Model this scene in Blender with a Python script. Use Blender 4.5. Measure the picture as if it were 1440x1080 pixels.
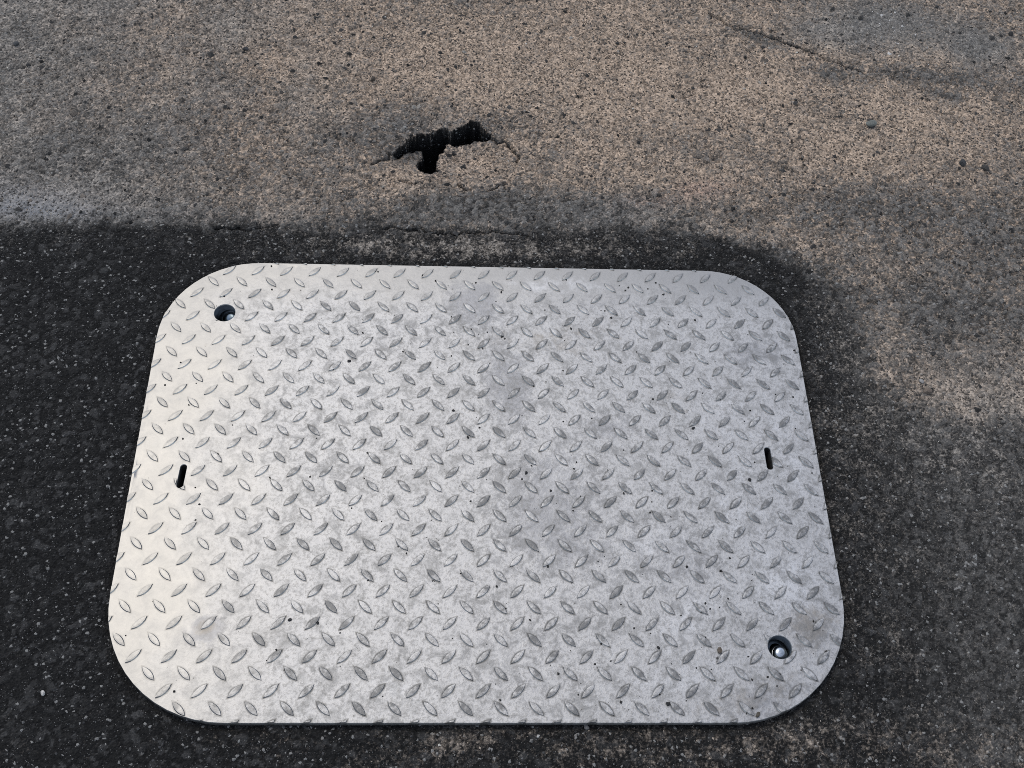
import bpy, bmesh, math
import numpy as np
from mathutils import Matrix, Vector, geometry

for o in list(bpy.data.objects):
    bpy.data.objects.remove(o)
scene = bpy.context.scene
col = scene.collection

# ------------------------------------------------------------------ camera
cam_data = bpy.data.cameras.new('camera')
cam_data.sensor_width = 36.0
cam_data.lens = 38.67
cam_data.clip_start = 0.01
cam_data.clip_end = 500.0
cam = bpy.data.objects.new('camera', cam_data)
col.objects.link(cam)
RX = Vector((0.998898, -0.013239, 0.045024))
RY = -Vector((0.012966, -0.844189, -0.535888))
RZ = -Vector((0.045103, 0.535881, -0.843088))
M = Matrix.Identity(4)
for r in range(3):
    M[r][0], M[r][1], M[r][2] = RX[r], RY[r], RZ[r]
M.translation = Vector((-0.01841, -0.49931, 0.93921))
cam.matrix_world = M
scene.camera = cam

# ------------------------------------------------------------------ sky, sun, exposure
SUN_DIR = Vector((-0.25, 0.39, 0.89)).normalized()      # towards the sun
world = bpy.data.worlds.new('World')
scene.world = world
world.use_nodes = True
wn = world.node_tree
wn.nodes.clear()
sky = wn.nodes.new('ShaderNodeTexSky')
sky.sky_type = 'NISHITA'
sky.sun_disc = False
sky.sun_elevation = math.asin(SUN_DIR.z)
sky.sun_rotation = math.atan2(SUN_DIR.x, SUN_DIR.y)
sky.air_density = 1.0
sky.dust_density = 1.2
sky.ozone_density = 1.0
hs = wn.nodes.new('ShaderNodeHueSaturation')
hs.inputs['Saturation'].default_value = 0.52            # a thin veil of high cloud
bg = wn.nodes.new('ShaderNodeBackground')
bg.inputs['Strength'].default_value = 0.15
wo = wn.nodes.new('ShaderNodeOutputWorld')
wn.links.new(sky.outputs[0], hs.inputs['Color'])
wn.links.new(hs.outputs[0], bg.inputs['Color'])
wn.links.new(bg.outputs[0], wo.inputs['Surface'])
sun_data = bpy.data.lights.new('sun', 'SUN')
sun_data.energy = 0.5
sun_data.angle = math.radians(30)
sun_data.color = (1.0, 0.88, 0.66)
sun = bpy.data.objects.new('sun', sun_data)
sun.rotation_euler = SUN_DIR.to_track_quat('Z', 'Y').to_euler()
col.objects.link(sun)
vs = scene.view_settings
vs.view_transform = 'Standard'
vs.look = 'None'
vs.exposure = 0.82
vs.gamma = 1.0
vs.use_curve_mapping = False
scene.cycles.use_denoising = False      # the asphalt is all fine grain; keep it
scene.cycles.filter_width = 0.9
scene.render.resolution_x = 1024
scene.render.resolution_y = 768

rng = np.random.default_rng(7)
PITCH = 0.03                      # spacing of the raised lugs
PLATE_TOP = 0.005
PLATE_THICK = 0.006


def lattice(i, j):
    """lug-lattice coordinates to metres, the middle of the cover at the origin"""
    return ((i - 10.4) * PITCH, (j + 3.27) * PITCH)


# ------------------------------------------------------------------ noise helpers (numpy)
def smooth(a, lo, hi):
    t = np.clip((a - lo) / (hi - lo), 0, 1)
    return t * t * (3 - 2 * t)


def vnoise(x, y, size, seed):
    t = np.random.default_rng(seed).random((256, 256))
    fx, fy = x / size + 1000.37, y / size + 1000.71
    ix, iy = np.floor(fx).astype(np.int64), np.floor(fy).astype(np.int64)
    u, v = fx - ix, fy - iy
    u = u * u * (3 - 2 * u)
    v = v * v * (3 - 2 * v)
    a, b = ix % 256, iy % 256
    c, d = (ix + 1) % 256, (iy + 1) % 256
    return (t[a, b] * (1 - u) + t[c, b] * u) * (1 - v) + (t[a, d] * (1 - u) + t[c, d] * u) * v


def fbm(x, y, size, seed, octaves=4, gain=0.5):
    s, a, n = 0, 1.0, 0
    for k in range(octaves):
        s = s + a * vnoise(x, y, size / 2 ** k, seed + k)
        n += a
        a *= gain
    return s / n


def pebbles(x, y, size, seed, rmin=0.35, rmax=0.75):
    """domes of packed aggregate: height 0..1 and the id of the stone under each point"""
    R = np.random.default_rng(seed)
    N = 512
    jx, jy, rr, ht = R.random((N, N)), R.random((N, N)), rmin + (rmax - rmin) * R.random((N, N)), R.random((N, N))
    an, st = R.random((N, N)) * math.pi, 0.6 + 0.8 * R.random((N, N))
    fx, fy = x / size + 5000, y / size + 5000
    cx, cy = np.floor(fx).astype(np.int64), np.floor(fy).astype(np.int64)
    best = np.full(x.shape, -1.0)
    bid = np.zeros(x.shape, dtype=np.int64)
    for dx in (-1, 0, 1):
        for dy in (-1, 0, 1):
            a, b = (cx + dx) % N, (cy + dy) % N
            ex, ey = cx + dx + jx[a, b] - fx, cy + dy + jy[a, b] - fy
            c, s = np.cos(an[a, b]), np.sin(an[a, b])
            px, py = (ex * c + ey * s) * st[a, b], (-ex * s + ey * c) / st[a, b]
            q = (px * px + py * py) / rr[a, b] ** 2
            h = np.where(q < 1, (0.45 + 0.55 * ht[a, b]) * np.sqrt(np.clip(1 - q, 0, 1)), -1)
            m = h > best
            best = np.where(m, h, best)
            bid = np.where(m, a * N + b, bid)
    return np.clip(best, 0, 1), bid


def blob(x, y, c, rx, ry, rot=0.0):
    dx, dy = x - c[0], y - c[1]
    k, s = math.cos(rot), math.sin(rot)
    return np.exp(-(((dx * k + dy * s) / rx) ** 2 + ((-dx * s + dy * k) / ry) ** 2))


def poly_sd(x, y, pts):
    """signed distance to a polygon, negative inside"""
    d = np.full(x.shape, 1e9)
    ins = np.zeros(x.shape, dtype=bool)
    n = len(pts)
    for k in range(n):
        ax, ay = pts[k]
        bx, by = pts[(k + 1) % n]
        ex, ey = bx - ax, by - ay
        wx, wy = x - ax, y - ay
        t = np.clip((wx * ex + wy * ey) / (ex * ex + ey * ey + 1e-15), 0, 1)
        d = np.minimum(d, (wx - ex * t) ** 2 + (wy - ey * t) ** 2)
        cr = ((ay > y) != (by > y)) & (x < (bx - ax) * (y - ay) / (by - ay + 1e-15) + ax)
        ins ^= cr
    d = np.sqrt(d)
    return np.where(ins, -d, d)


def line_d(x, y, pts):
    d = np.full(x.shape, 1e9)
    for (ax, ay), (bx, by) in zip(pts[:-1], pts[1:]):
        ex, ey = bx - ax, by - ay
        wx, wy = x - ax, y - ay
        t = np.clip((wx * ex + wy * ey) / (ex * ex + ey * ey), 0, 1)
        d = np.minimum(d, (wx - ex * t) ** 2 + (wy - ey * t) ** 2)
    return np.sqrt(d)


# ------------------------------------------------------------------ outline of the cover
def outline(inset=0.0, seg=14):
    cs = [lattice(*c) for c in ((-0.64, 4.86), (-0.46, -11.40), (21.37, -11.41), (21.47, 4.87))]   # counter-clockwise
    rad = [3.2 * PITCH, 3.8 * PITCH, 3.8 * PITCH, 3.0 * PITCH]
    out = []
    for k in range(4):
        p = Vector(cs[k])
        a = (Vector(cs[k - 1]) - p).normalized()
        b = (Vector(cs[(k + 1) % 4]) - p).normalized()
        half = a.angle(b) / 2
        r = rad[k]
        c = p + (a + b).normalized() * (r / math.sin(half))
        t0 = p + a * (r / math.tan(half)) - c
        t1 = p + b * (r / math.tan(half)) - c
        a0, a1 = math.atan2(t0.y, t0.x), math.atan2(t1.y, t1.x)
        if a1 < a0:
            a1 += 2 * math.pi
        for s in range(seg + 1):
            t = a0 + (a1 - a0) * s / seg
            out.append((c.x + (r - inset) * math.cos(t), c.y + (r - inset) * math.sin(t)))
    return out


PLATE = outline()
HOLES = [(lattice(1.56, 2.64), 0.0106), (lattice(19.24, -9.19), 0.0106)]
SLOTS = [(lattice(1.02, -3.705), 0.0122, 0.0029, math.radians(90 - 2.5)),
         (lattice(19.79, -2.86), 0.0122, 0.0029, math.radians(90 + 0.5))]


# ------------------------------------------------------------------ materials
def mat(name):
    m = bpy.data.materials.new(name)
    m.use_nodes = True
    nt = m.node_tree
    nt.nodes.clear()
    out = nt.nodes.new('ShaderNodeOutputMaterial')
    b = nt.nodes.new('ShaderNodeBsdfPrincipled')
    nt.links.new(b.outputs[0], out.inputs['Surface'])
    return m, nt, b


class NT:
    """small helpers to write node graphs"""
    def __init__(s, nt):
        s.nt = nt

    def new(s, t, **kw):
        n = s.nt.nodes.new(t)
        for k, v in kw.items():
            setattr(n, k, v)
        return n

    def link(s, a, b):
        s.nt.links.new(a, b)

    def put(s, inp, v):
        if hasattr(v, 'is_linked') or isinstance(v, bpy.types.NodeSocket):
            s.link(v, inp)
        else:
            inp.default_value = v

    def math(s, op, a, b=0.0, clamp=False):
        n = s.new('ShaderNodeMath', operation=op, use_clamp=clamp)
        s.put(n.inputs[0], a)
        s.put(n.inputs[1], b)
        return n.outputs[0]

    def ramp(s, v, lo, hi, a=0.0, b=1.0):
        n = s.new('ShaderNodeMapRange', interpolation_type='SMOOTHSTEP')
        s.put(n.inputs[0], v)
        n.inputs[1].default_value, n.inputs[2].default_value = lo, hi
        n.inputs[3].default_value, n.inputs[4].default_value = a, b
        return n.outputs[0]

    def mix(s, f, a, b, mode='MIX'):
        n = s.new('ShaderNodeMix', data_type='RGBA', blend_type=mode)
        s.put(n.inputs['Factor'], f)
        for i, v in ((6, a), (7, b)):
            if isinstance(v, (tuple, list)):
                v = (*v, 1.0) if len(v) == 3 else v
            s.put(n.inputs[i], v)
        return n.outputs[2]

    def noise(s, vec, scale, detail=4.0, rough=0.55, dist=0.0):
        n = s.new('ShaderNodeTexNoise')
        s.link(vec, n.inputs['Vector'])
        n.inputs['Scale'].default_value = scale
        n.inputs['Detail'].default_value = detail
        n.inputs['Roughness'].default_value = rough
        n.inputs['Distortion'].default_value = dist
        return n.outputs[0]

    def voronoi(s, vec, scale, feature='F1'):
        n = s.new('ShaderNodeTexVoronoi', feature=feature)
        s.link(vec, n.inputs['Vector'])
        n.inputs['Scale'].default_value = scale
        return n

    def attr(s, name):
        return s.new('ShaderNodeAttribute', attribute_name=name).outputs['Fac']

    def bump(s, h, strength, dist, normal=None):
        n = s.new('ShaderNodeBump')
        n.inputs['Strength'].default_value = strength
        n.inputs['Distance'].default_value = dist
        s.link(h, n.inputs['Height'])
        if normal:
            s.link(normal, n.inputs['Normal'])
        return n.outputs[0]


def asphalt_material():
    m, nt, b = mat('asphalt')
    g = NT(nt)
    pos = g.new('ShaderNodeNewGeometry').outputs['Position']
    dust, tone, patch, tan, cold = (g.attr(n) for n in ('dust', 'tone', 'patch', 'tan', 'cold'))
    fine = g.noise(pos, 420, 3, 0.7)
    v1 = g.voronoi(pos, 480)
    cellv = g.new('ShaderNodeSeparateColor')
    g.link(v1.outputs['Color'], cellv.inputs[0])
    # bare stone and binder
    old = g.mix(tone, (0.028, 0.027, 0.025), (0.175, 0.168, 0.157))
    new = g.mix(g.math('POWER', tone, 3.2), (0.0135, 0.0135, 0.0136), (0.052, 0.052, 0.0520))
    bare = g.mix(patch, old, new)
    bare = g.mix(g.ramp(fine, 0.35, 0.7), g.mix(0.45, bare, (0.0, 0.0, 0.0)), bare)
    fleck = g.ramp(cellv.outputs[0], 0.975, 0.985)
    bare = g.mix(g.math('MULTIPLY', fleck, 0.55), bare, (0.30, 0.30, 0.29))
    v2 = g.voronoi(pos, 820)
    c2 = g.new('ShaderNodeSeparateColor')
    g.link(v2.outputs['Color'], c2.inputs[0])
    dot = g.math('MULTIPLY', g.ramp(c2.outputs[0], 0.86, 0.90), g.ramp(v2.outputs['Distance'], 0.28, 0.40, 1.0, 0.0))
    bare = g.mix(g.math('MULTIPLY', dot, g.math('MULTIPLY', c2.outputs[1], 0.8)), bare, (0.20, 0.20, 0.195))
    # dust and sand caught in the hollows
    sand_a = g.mix(cellv.outputs[1], (0.130, 0.099, 0.073), (0.50, 0.388, 0.292))
    grey_a = g.mix(cellv.outputs[1], (0.090, 0.084, 0.075), (0.36, 0.338, 0.305))
    d = g.mix(tan, grey_a, sand_a)
    d = g.mix(cold, d, (0.17, 0.185, 0.205))
    d = g.mix(g.math('MULTIPLY', g.attr('pink'), 0.35), d, (0.36, 0.22, 0.18))
    speck = g.ramp(cellv.outputs[2], 0.84, 0.88)
    d = g.mix(g.math('MULTIPLY', speck, 0.85), d, (0.022, 0.020, 0.018))
    big = g.noise(pos, 26, 5, 0.65)
    amt = g.math('ADD', dust, g.math('MULTIPLY', g.math('SUBTRACT', fine, 0.5), 1.1))
    amt = g.math('ADD', amt, g.math('MULTIPLY', g.math('SUBTRACT', big, 0.5), 0.35))
    f = g.math('MULTIPLY', g.ramp(amt, 0.10, 0.80), g.ramp(dust, 0.0, 0.12))
    colr = g.mix(f, bare, d)
    g.link(colr, b.inputs['Base Color'])
    b.inputs['Roughness'].default_value = 0.86
    g.link(g.math('SUBTRACT', 0.28, g.math('MULTIPLY', patch, 0.18)), b.inputs['Specular IOR Level'])
    h = g.math('ADD', g.math('MULTIPLY', fine, 0.7), g.math('MULTIPLY', v1.outputs['Distance'], -0.9))
    nb = g.bump(h, 1.0, 0.0016)
    g.link(nb, b.inputs['Normal'])
    return m


def grain_material(name, rough=0.8):
    m, nt, b = mat(name)
    g = NT(nt)
    c = g.new('ShaderNodeAttribute', attribute_name='grain').outputs['Color']
    pos = g.new('ShaderNodeNewGeometry').outputs['Position']
    n = g.noise(pos, 900, 2)
    g.link(g.mix(g.ramp(n, 0.3, 0.7), g.mix(0.4, c, (0, 0, 0)), c), b.inputs['Base Color'])
    b.inputs['Roughness'].default_value = rough
    b.inputs['Specular IOR Level'].default_value = 0.3
    return m


def zinc_material(name, lug=False):
    m, nt, b = mat(name)
    g = NT(nt)
    pos = g.new('ShaderNodeNewGeometry').outputs['Position']
    sep = g.new('ShaderNodeSeparateXYZ')
    g.link(pos, sep.inputs[0])
    # foot traffic has scuffed everything but the strips along the left and the far edge
    scuff = g.ramp(g.math('ADD', sep.outputs[0], g.math('MULTIPLY', g.noise(pos, 9, 3), 0.16)), -0.23, -0.08, 0.12, 1.0)
    far = g.ramp(g.math('ADD', sep.outputs[1], g.math('MULTIPLY', g.noise(pos, 14, 3), 0.06)), 0.20, 0.265, 1.0, 0.25)
    scuff = g.math('MULTIPLY', scuff, far)
    big = g.noise(pos, 7.5, 5, 0.6, 0.4)
    mid = g.noise(pos, 78, 6, 0.70, 0.5)
    fin = g.noise(pos, 330, 4, 0.75)
    grain = g.voronoi(pos, 520)
    gs = g.new('ShaderNodeSeparateColor')
    g.link(grain.outputs['Color'], gs.inputs[0])
    base = g.mix(scuff, (0.375, 0.377, 0.374), (0.575, 0.583, 0.594))
    stain = g.math('ADD', g.attr('stain'), g.math('MULTIPLY', g.math('SUBTRACT', mid, 0.5), 1.5))
    stain = g.math('ADD', stain, g.math('MULTIPLY', g.math('SUBTRACT', big, 0.5), 0.7))
    base = g.mix(g.math('MULTIPLY', g.ramp(stain, 0.18, 0.70), 0.78), base, (0.34, 0.35, 0.375))
    soil = g.math('ADD', g.attr('soil'), g.math('MULTIPLY', g.math('SUBTRACT', g.noise(pos, 70, 6, 0.7, 0.4), 0.5), 1.7))
    base = g.mix(g.math('MULTIPLY', g.ramp(soil, 0.25, 0.8), 0.65), base, (0.30, 0.27, 0.225))
    shine = g.math('ADD', g.attr('bright'), g.math('MULTIPLY', g.math('SUBTRACT', g.noise(pos, 60, 6, 0.7, 0.5), 0.5), 1.6))
    base = g.mix(g.math('MULTIPLY', g.ramp(shine, 0.3, 0.8), 0.6), base, (0.74, 0.76, 0.79))
    mm = g.math('MULTIPLY', g.ramp(mid, 0.46, 0.66), scuff)
    base = g.mix(g.math('MULTIPLY', mm, 0.60), base, (0.28, 0.283, 0.28))
    ff = g.math('MULTIPLY', g.ramp(fin, 0.46, 0.64), scuff)
    base = g.mix(g.math('MULTIPLY', ff, 0.56), base, (0.26, 0.26, 0.255))
    lt = g.math('MULTIPLY', g.ramp(g.noise(pos, 20, 5, 0.7), 0.56, 0.68), scuff)
    base = g.mix(g.math('MULTIPLY', lt, 0.30), base, (0.72, 0.73, 0.745))
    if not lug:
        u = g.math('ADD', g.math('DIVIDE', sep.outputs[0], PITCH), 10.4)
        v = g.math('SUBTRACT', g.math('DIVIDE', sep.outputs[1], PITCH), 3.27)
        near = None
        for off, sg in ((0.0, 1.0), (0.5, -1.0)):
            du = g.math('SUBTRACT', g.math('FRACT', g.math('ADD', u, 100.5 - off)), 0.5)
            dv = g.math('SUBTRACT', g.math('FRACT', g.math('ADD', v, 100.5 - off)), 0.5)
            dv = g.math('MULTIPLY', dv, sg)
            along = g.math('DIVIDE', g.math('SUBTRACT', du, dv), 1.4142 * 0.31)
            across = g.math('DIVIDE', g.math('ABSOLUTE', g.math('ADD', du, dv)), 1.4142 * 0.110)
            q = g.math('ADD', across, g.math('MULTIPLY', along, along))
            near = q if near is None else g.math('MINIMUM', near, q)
        grime_shade = g.math('MULTIPLY', g.ramp(near, 1.02, 1.38, 1.0, 0.0), g.ramp(g.noise(pos, 110, 3, 0.6), 0.32, 0.62))
        grime_shade = g.math('MULTIPLY', grime_shade, g.math('ADD', 0.28, g.math('MULTIPLY', scuff, 0.45)))
        base = g.mix(grime_shade, base, (0.13, 0.13, 0.125))  # dark ring round each lug base: contact shade painted with packed dirt
    if lug:
        base = g.mix(g.math('MULTIPLY', g.ramp(g.noise(pos, 75, 4, 0.7), 0.40, 0.62), g.math('MULTIPLY_ADD', scuff, 0.55)), base, (0.22, 0.225, 0.23))
    if lug:                                                    # polished flanks, also lightened in colour to paint in their glints
        nz = g.new('ShaderNodeSeparateXYZ')
        g.link(g.new('ShaderNodeNewGeometry').outputs['True Normal'], nz.inputs[0])
        flank = g.ramp(nz.outputs[2], 0.80, 0.93, 1.0, 0.0)
        base = g.mix(g.math('MULTIPLY', flank, 0.30), base, (0.95, 0.95, 0.95))
    base = g.mix(1.0, base, (0.585, 0.585, 0.59), 'MULTIPLY')      # weathered zinc is duller than fresh
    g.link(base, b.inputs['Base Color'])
    b.inputs['Metallic'].default_value = 0.95
    r = g.math('ADD', 0.33, g.math('MULTIPLY', scuff, 0.12))
    r = g.math('ADD', r, g.math('MULTIPLY', mid, 0.12))
    if lug:
        r = g.math('SUBTRACT', r, g.math('MULTIPLY', flank, 0.14))
    g.link(r, b.inputs['Roughness'])
    h = g.math('ADD', g.math('MULTIPLY', fin, g.math('ADD', 0.12, g.math('MULTIPLY', scuff, 0.9))), g.math('MULTIPLY', mid, 0.25))
    g.link(g.bump(h, 0.35, 0.0006), b.inputs['Normal'])
    return m


def metal_material(name, colr, rough, metallic=1.0):
    m, nt, b = mat(name)
    g = NT(nt)
    pos = g.new('ShaderNodeNewGeometry').outputs['Position']
    n = g.noise(pos, 260, 4, 0.65)
    g.link(g.mix(g.ramp(n, 0.35, 0.7), colr, tuple(c * 0.6 for c in colr)), b.inputs['Base Color'])
    b.inputs['Metallic'].default_value = metallic
    g.link(g.math('ADD', rough - 0.06, g.math('MULTIPLY', n, 0.14)), b.inputs['Roughness'])
    return m


MAT_ASPHALT = asphalt_material()
MAT_GRAIN = grain_material('sand_and_grit')
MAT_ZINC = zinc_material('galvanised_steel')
MAT_LUG = zinc_material('galvanised_lug', True)
MAT_CUP = metal_material('blackened_steel', (0.045, 0.055, 0.065), 0.30, 0.9)
MAT_BOLT = metal_material('bright_steel', (0.46, 0.50, 0.54), 0.24)
MAT_DULL = metal_material('dull_steel', (0.16, 0.20, 0.235), 0.28)
MAT_POCKET = metal_material('dark_pocket', (0.012, 0.012, 0.012), 0.85, 0.0)


# ------------------------------------------------------------------ object helpers
def link(o, parent=None, label=None, category=None, group=None, kind=None):
    if parent is not None:
        o.parent = parent
    for k, v in (('label', label), ('category', category), ('group', group), ('kind', kind)):
        if v:
            o[k] = v
    col.objects.link(o)
    return o


def mesh_object(name, verts, faces, material, smooth_shade=False, **kw):
    me = bpy.data.meshes.new(name)
    me.from_pydata(verts, [], faces)
    me.materials.append(material)
    if smooth_shade:
        me.polygons.foreach_set('use_smooth', np.ones(len(me.polygons), dtype=bool))
    me.update()
    return link(bpy.data.objects.new(name, me), **kw)


def array_mesh(name, co, quads, material, attrs, nper=4, smooth_shade=True):
    me = bpy.data.meshes.new(name)
    me.vertices.add(len(co))
    me.vertices.foreach_set('co', np.ascontiguousarray(co, dtype=np.float32).ravel())
    me.loops.add(quads.size)
    me.loops.foreach_set('vertex_index', np.ascontiguousarray(quads, dtype=np.int32).ravel())
    me.polygons.add(len(quads))
    me.polygons.foreach_set('loop_start', np.arange(0, quads.size, nper, dtype=np.int32))
    me.polygons.foreach_set('use_smooth', np.full(len(quads), smooth_shade))
    me.update(calc_edges=True)
    for k, a in attrs.items():
        if a.ndim == 1:
            at = me.attributes.new(k, 'FLOAT', 'POINT')
            at.data.foreach_set('value', np.ascontiguousarray(a, dtype=np.float32))
        else:
            at = me.attributes.new(k, 'FLOAT_COLOR', 'POINT')
            at.data.foreach_set('color', np.ascontiguousarray(a, dtype=np.float32).ravel())
    me.materials.append(material)
    return me


# ------------------------------------------------------------------ the ground
STEP = 0.0014


def axis(lo, hi):
    mid = np.arange(lo, hi + STEP / 2, STEP)
    grow = STEP * 1.16 ** np.arange(1, 62)
    off = np.cumsum(grow)
    return np.concatenate([lo - off[::-1], mid, hi + off])


gx, gy = axis(-0.64, 0.76), axis(-0.30, 0.74)
GX, GY = np.meshgrid(gx, gy, indexing='ij')
NEAR = smooth(np.maximum(np.maximum(-0.66 - GX, GX - 0.78), np.maximum(-0.32 - GY, GY - 0.76)), 0.0, 0.6)   # 0 in the close view, 1 far off

# the newer, blacker asphalt laid round the cover
PATCH_EDGE = [(-1.1706, 0.2640), (-0.7434, 0.2824), (-0.5203, 0.2899), (-0.4460, 0.2969), (-0.3702, 0.2998), (-0.2928, 0.2957), (-0.2005, 0.2961), (-0.1225, 0.2940), (-0.0599, 0.2915), (0.0187, 0.2934),
              (0.0978, 0.2954), (0.1777, 0.3004), (0.2339, 0.3008), (0.2730, 0.2915), (0.3111, 0.2761), (0.3555, 0.2530), (0.3882, 0.2127), (0.3936, 0.1566), (0.4002, 0.1033),
              (0.4199, 0.0678), (0.4683, 0.0484), (0.5465, 0.0395), (0.7324, 0.0237), (1.1569, -0.0200)]
PATCH_POLY = PATCH_EDGE + [(3.0, -2.5), (-3.0, -2.5)]
WX = GX + (fbm(GX, GY, 0.05, 11) - 0.5) * 0.030
WY = GY + (fbm(GX, GY, 0.05, 21) - 0.5) * 0.022
PSD = poly_sd(WX, WY, PATCH_POLY) + (fbm(GX, GY, 0.011, 23, 3) - 0.5) * 0.016
soft = 0.016 + 0.032 * smooth(GX, 0.28, 0.45)              # the border is trodden and blurred on the right
PATCH = smooth(-PSD, -soft, soft * 0.6)

# how much dust lies where (0..1)
dust = 0.74 + 0 * GX
for c, rx, ry, rot, a in [
        ((-0.4655, 0.5221), 0.20, 0.17, 0, -0.06), ((-0.4945, 0.3826), 0.16, 0.05, 0, -0.08), ((-0.2930, 0.4221), 0.16, 0.06, 0, -0.08),
        ((0.1518, 0.5448), 0.26, 0.16, 0, 0.16), ((-0.2270, 0.5944), 0.16, 0.08, 0, 0.10), ((-0.0324, 0.5633), 0.16, 0.08, 0, 0.12),
        ((0.3535, 0.5269), 0.14, 0.07, 0, 0.14), ((0.4260, 0.4331), 0.12, 0.05, 0, 0.14), ((0.5673, 0.4850), 0.10, 0.06, 0, 0.14),
        ((-0.0978, 0.4513), 0.07, 0.035, 0, -0.30), ((0.0196, 0.4551), 0.04, 0.02, 0, -0.2), ((-0.0689, 0.3304), 0.12, 0.022, 0, -0.12),
        ((0.0670, 0.3341), 0.16, 0.028, 0.0, -0.36), ((-0.0301, 0.4020), 0.06, 0.03, 0, 0.12), ((-0.0938, 0.3563), 0.05, 0.02, 0, 0.22),
        ((0.1500, 0.3741), 0.10, 0.02, 0, 0.1), ((0.5329, 0.6658), 0.045, 0.06, 0, -0.18), ((0.4438, 0.6414), 0.06, 0.03, 0, -0.12),
        ((0.6408, 0.6221), 0.05, 0.05, 0, -0.20), ((0.3578, 0.6244), 0.035, 0.012, -0.5, -0.40), ((0.5662, 0.5600), 0.09, 0.014, -0.1, -0.35),
        ((0.4395, 0.5617), 0.03, 0.013, -0.4, -0.4), ((0.5733, 0.5310), 0.025, 0.010, -0.3, -0.5), ((0.3058, 0.4293), 0.05, 0.02, 0, -0.16),
        ((0.4748, 0.3342), 0.10, 0.05, 0, -0.22), ((0.3919, 0.3321), 0.09, 0.03, 0.2, -0.12), ((0.5881, 0.3180), 0.09, 0.05, 0, -0.24),
        ((0.4432, 0.2138), 0.08, 0.05, 0, -0.20), ((0.5573, 0.1969), 0.10, 0.07, 0, -0.22), ((0.5114, 0.0749), 0.07, 0.025, -0.1, 0.16)]:
    dust = dust + a * blob(GX, GY, c, rx, ry, rot)
dust = dust + (fbm(GX, GY, 0.045, 31, 5, 0.6) - 0.5) * 0.40
# dust that has blown or been trodden on to the new asphalt
film = 0.08 + 0.20 * np.exp(-np.clip(-PSD, 0, 1) / 0.022)
for c, rx, ry, rot, a in [
        ((0.4386, 0.0124), 0.12, 0.05, -0.5, 0.12), ((0.5323, 0.0134), 0.12, 0.05, -0.3, 0.20), ((0.4677, -0.1555), 0.20, 0.20, 0, 0.13),
        ((0.4513, -0.2688), 0.10, 0.04, 0, 0.16), ((0.2793, -0.2507), 0.030, 0.012, 0.2, 0.15), ((0.3255, -0.2508), 0.05, 0.02, 0, 0.08),
        ((-0.0441, -0.2678), 0.09, 0.016, 0.25, 0.18), ((0.0509, -0.2622), 0.25, 0.03, 0, 0.14), ((0.1893, -0.2624), 0.14, 0.03, 0, 0.16),
        ((-0.0439, 0.2767), 0.16, 0.024, 0, 0.28), ((0.1127, 0.2754), 0.16, 0.022, 0, 0.20), ((-0.1523, 0.2741), 0.12, 0.02, 0, 0.10),
        ((0.3837, 0.1656), 0.04, 0.12, 0, 0.20), ((0.3600, 0.0115), 0.03, 0.12, 0, 0.10), ((-0.3203, 0.2700), 0.20, 0.02, 0, 0.05), ((0.3760, -0.1218), 0.12, 0.14, 0, 0.10)]:
    film = film + a * blob(GX, GY, c, rx, ry, rot)
film = film + (fbm(GX, GY, 0.03, 41, 5, 0.6) - 0.5) * 0.16
DUST = dust * (1 - PATCH) + film * PATCH
lip = -0.8 * np.exp(-((PSD - 0.006) / 0.014) ** 2)      # the dust thins out towards the joint
DUST = DUST + 0.20 * lip
TAN = np.clip(0.25 + smooth(GX + (fbm(GX, GY, 0.12, 51) - 0.5) * 0.35, -0.50, -0.16) * 0.85 - 0.65 * blob(GX, GY, (0.0829, 0.3292), 0.22, 0.03)
              - 0.6 * smooth(-GY, -0.36, -0.10) * smooth(GX, 0.3, 0.5) + (fbm(GX, GY, 0.05, 61) - 0.5) * 0.5 - 0.5 * blob(GX, GY, (-0.0978, 0.4513), 0.09, 0.04)
              - 1.0 * blob(GX, GY, (0.5219, 0.6584), 0.08, 0.06) - 1.0 * blob(GX, GY, (0.6408, 0.6221), 0.05, 0.05) - 0.6 * blob(GX, GY, (0.4333, 0.6342), 0.05, 0.03), 0, 1)
TAN = TAN * (1 - 0.6 * np.exp(-np.clip(PSD, 0, 1) / 0.02))
TAN = np.where(PATCH > 0.6, np.maximum(TAN * 0.5, 0.45 * smooth(-GY, 0.22, 0.26)), TAN)
COLD = 0.55 * blob(GX, GY, (-0.5128, 0.3237), 0.09, 0.035, -0.1) + 0.25 * blob(GX, GY, (-0.4105, 0.3110), 0.16, 0.012) + 0.25 * blob(GX, GY, (0.1309, 0.3252), 0.06, 0.02)
DUST = DUST + 0.30 * blob(GX, GY, (-0.5121, 0.3206), 0.08, 0.03)

PINK = blob(GX, GY, (0.2520, 0.3627), 0.035, 0.014, 0.2) + 0.6 * blob(GX, GY, (0.1889, 0.3448), 0.03, 0.008)

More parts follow.
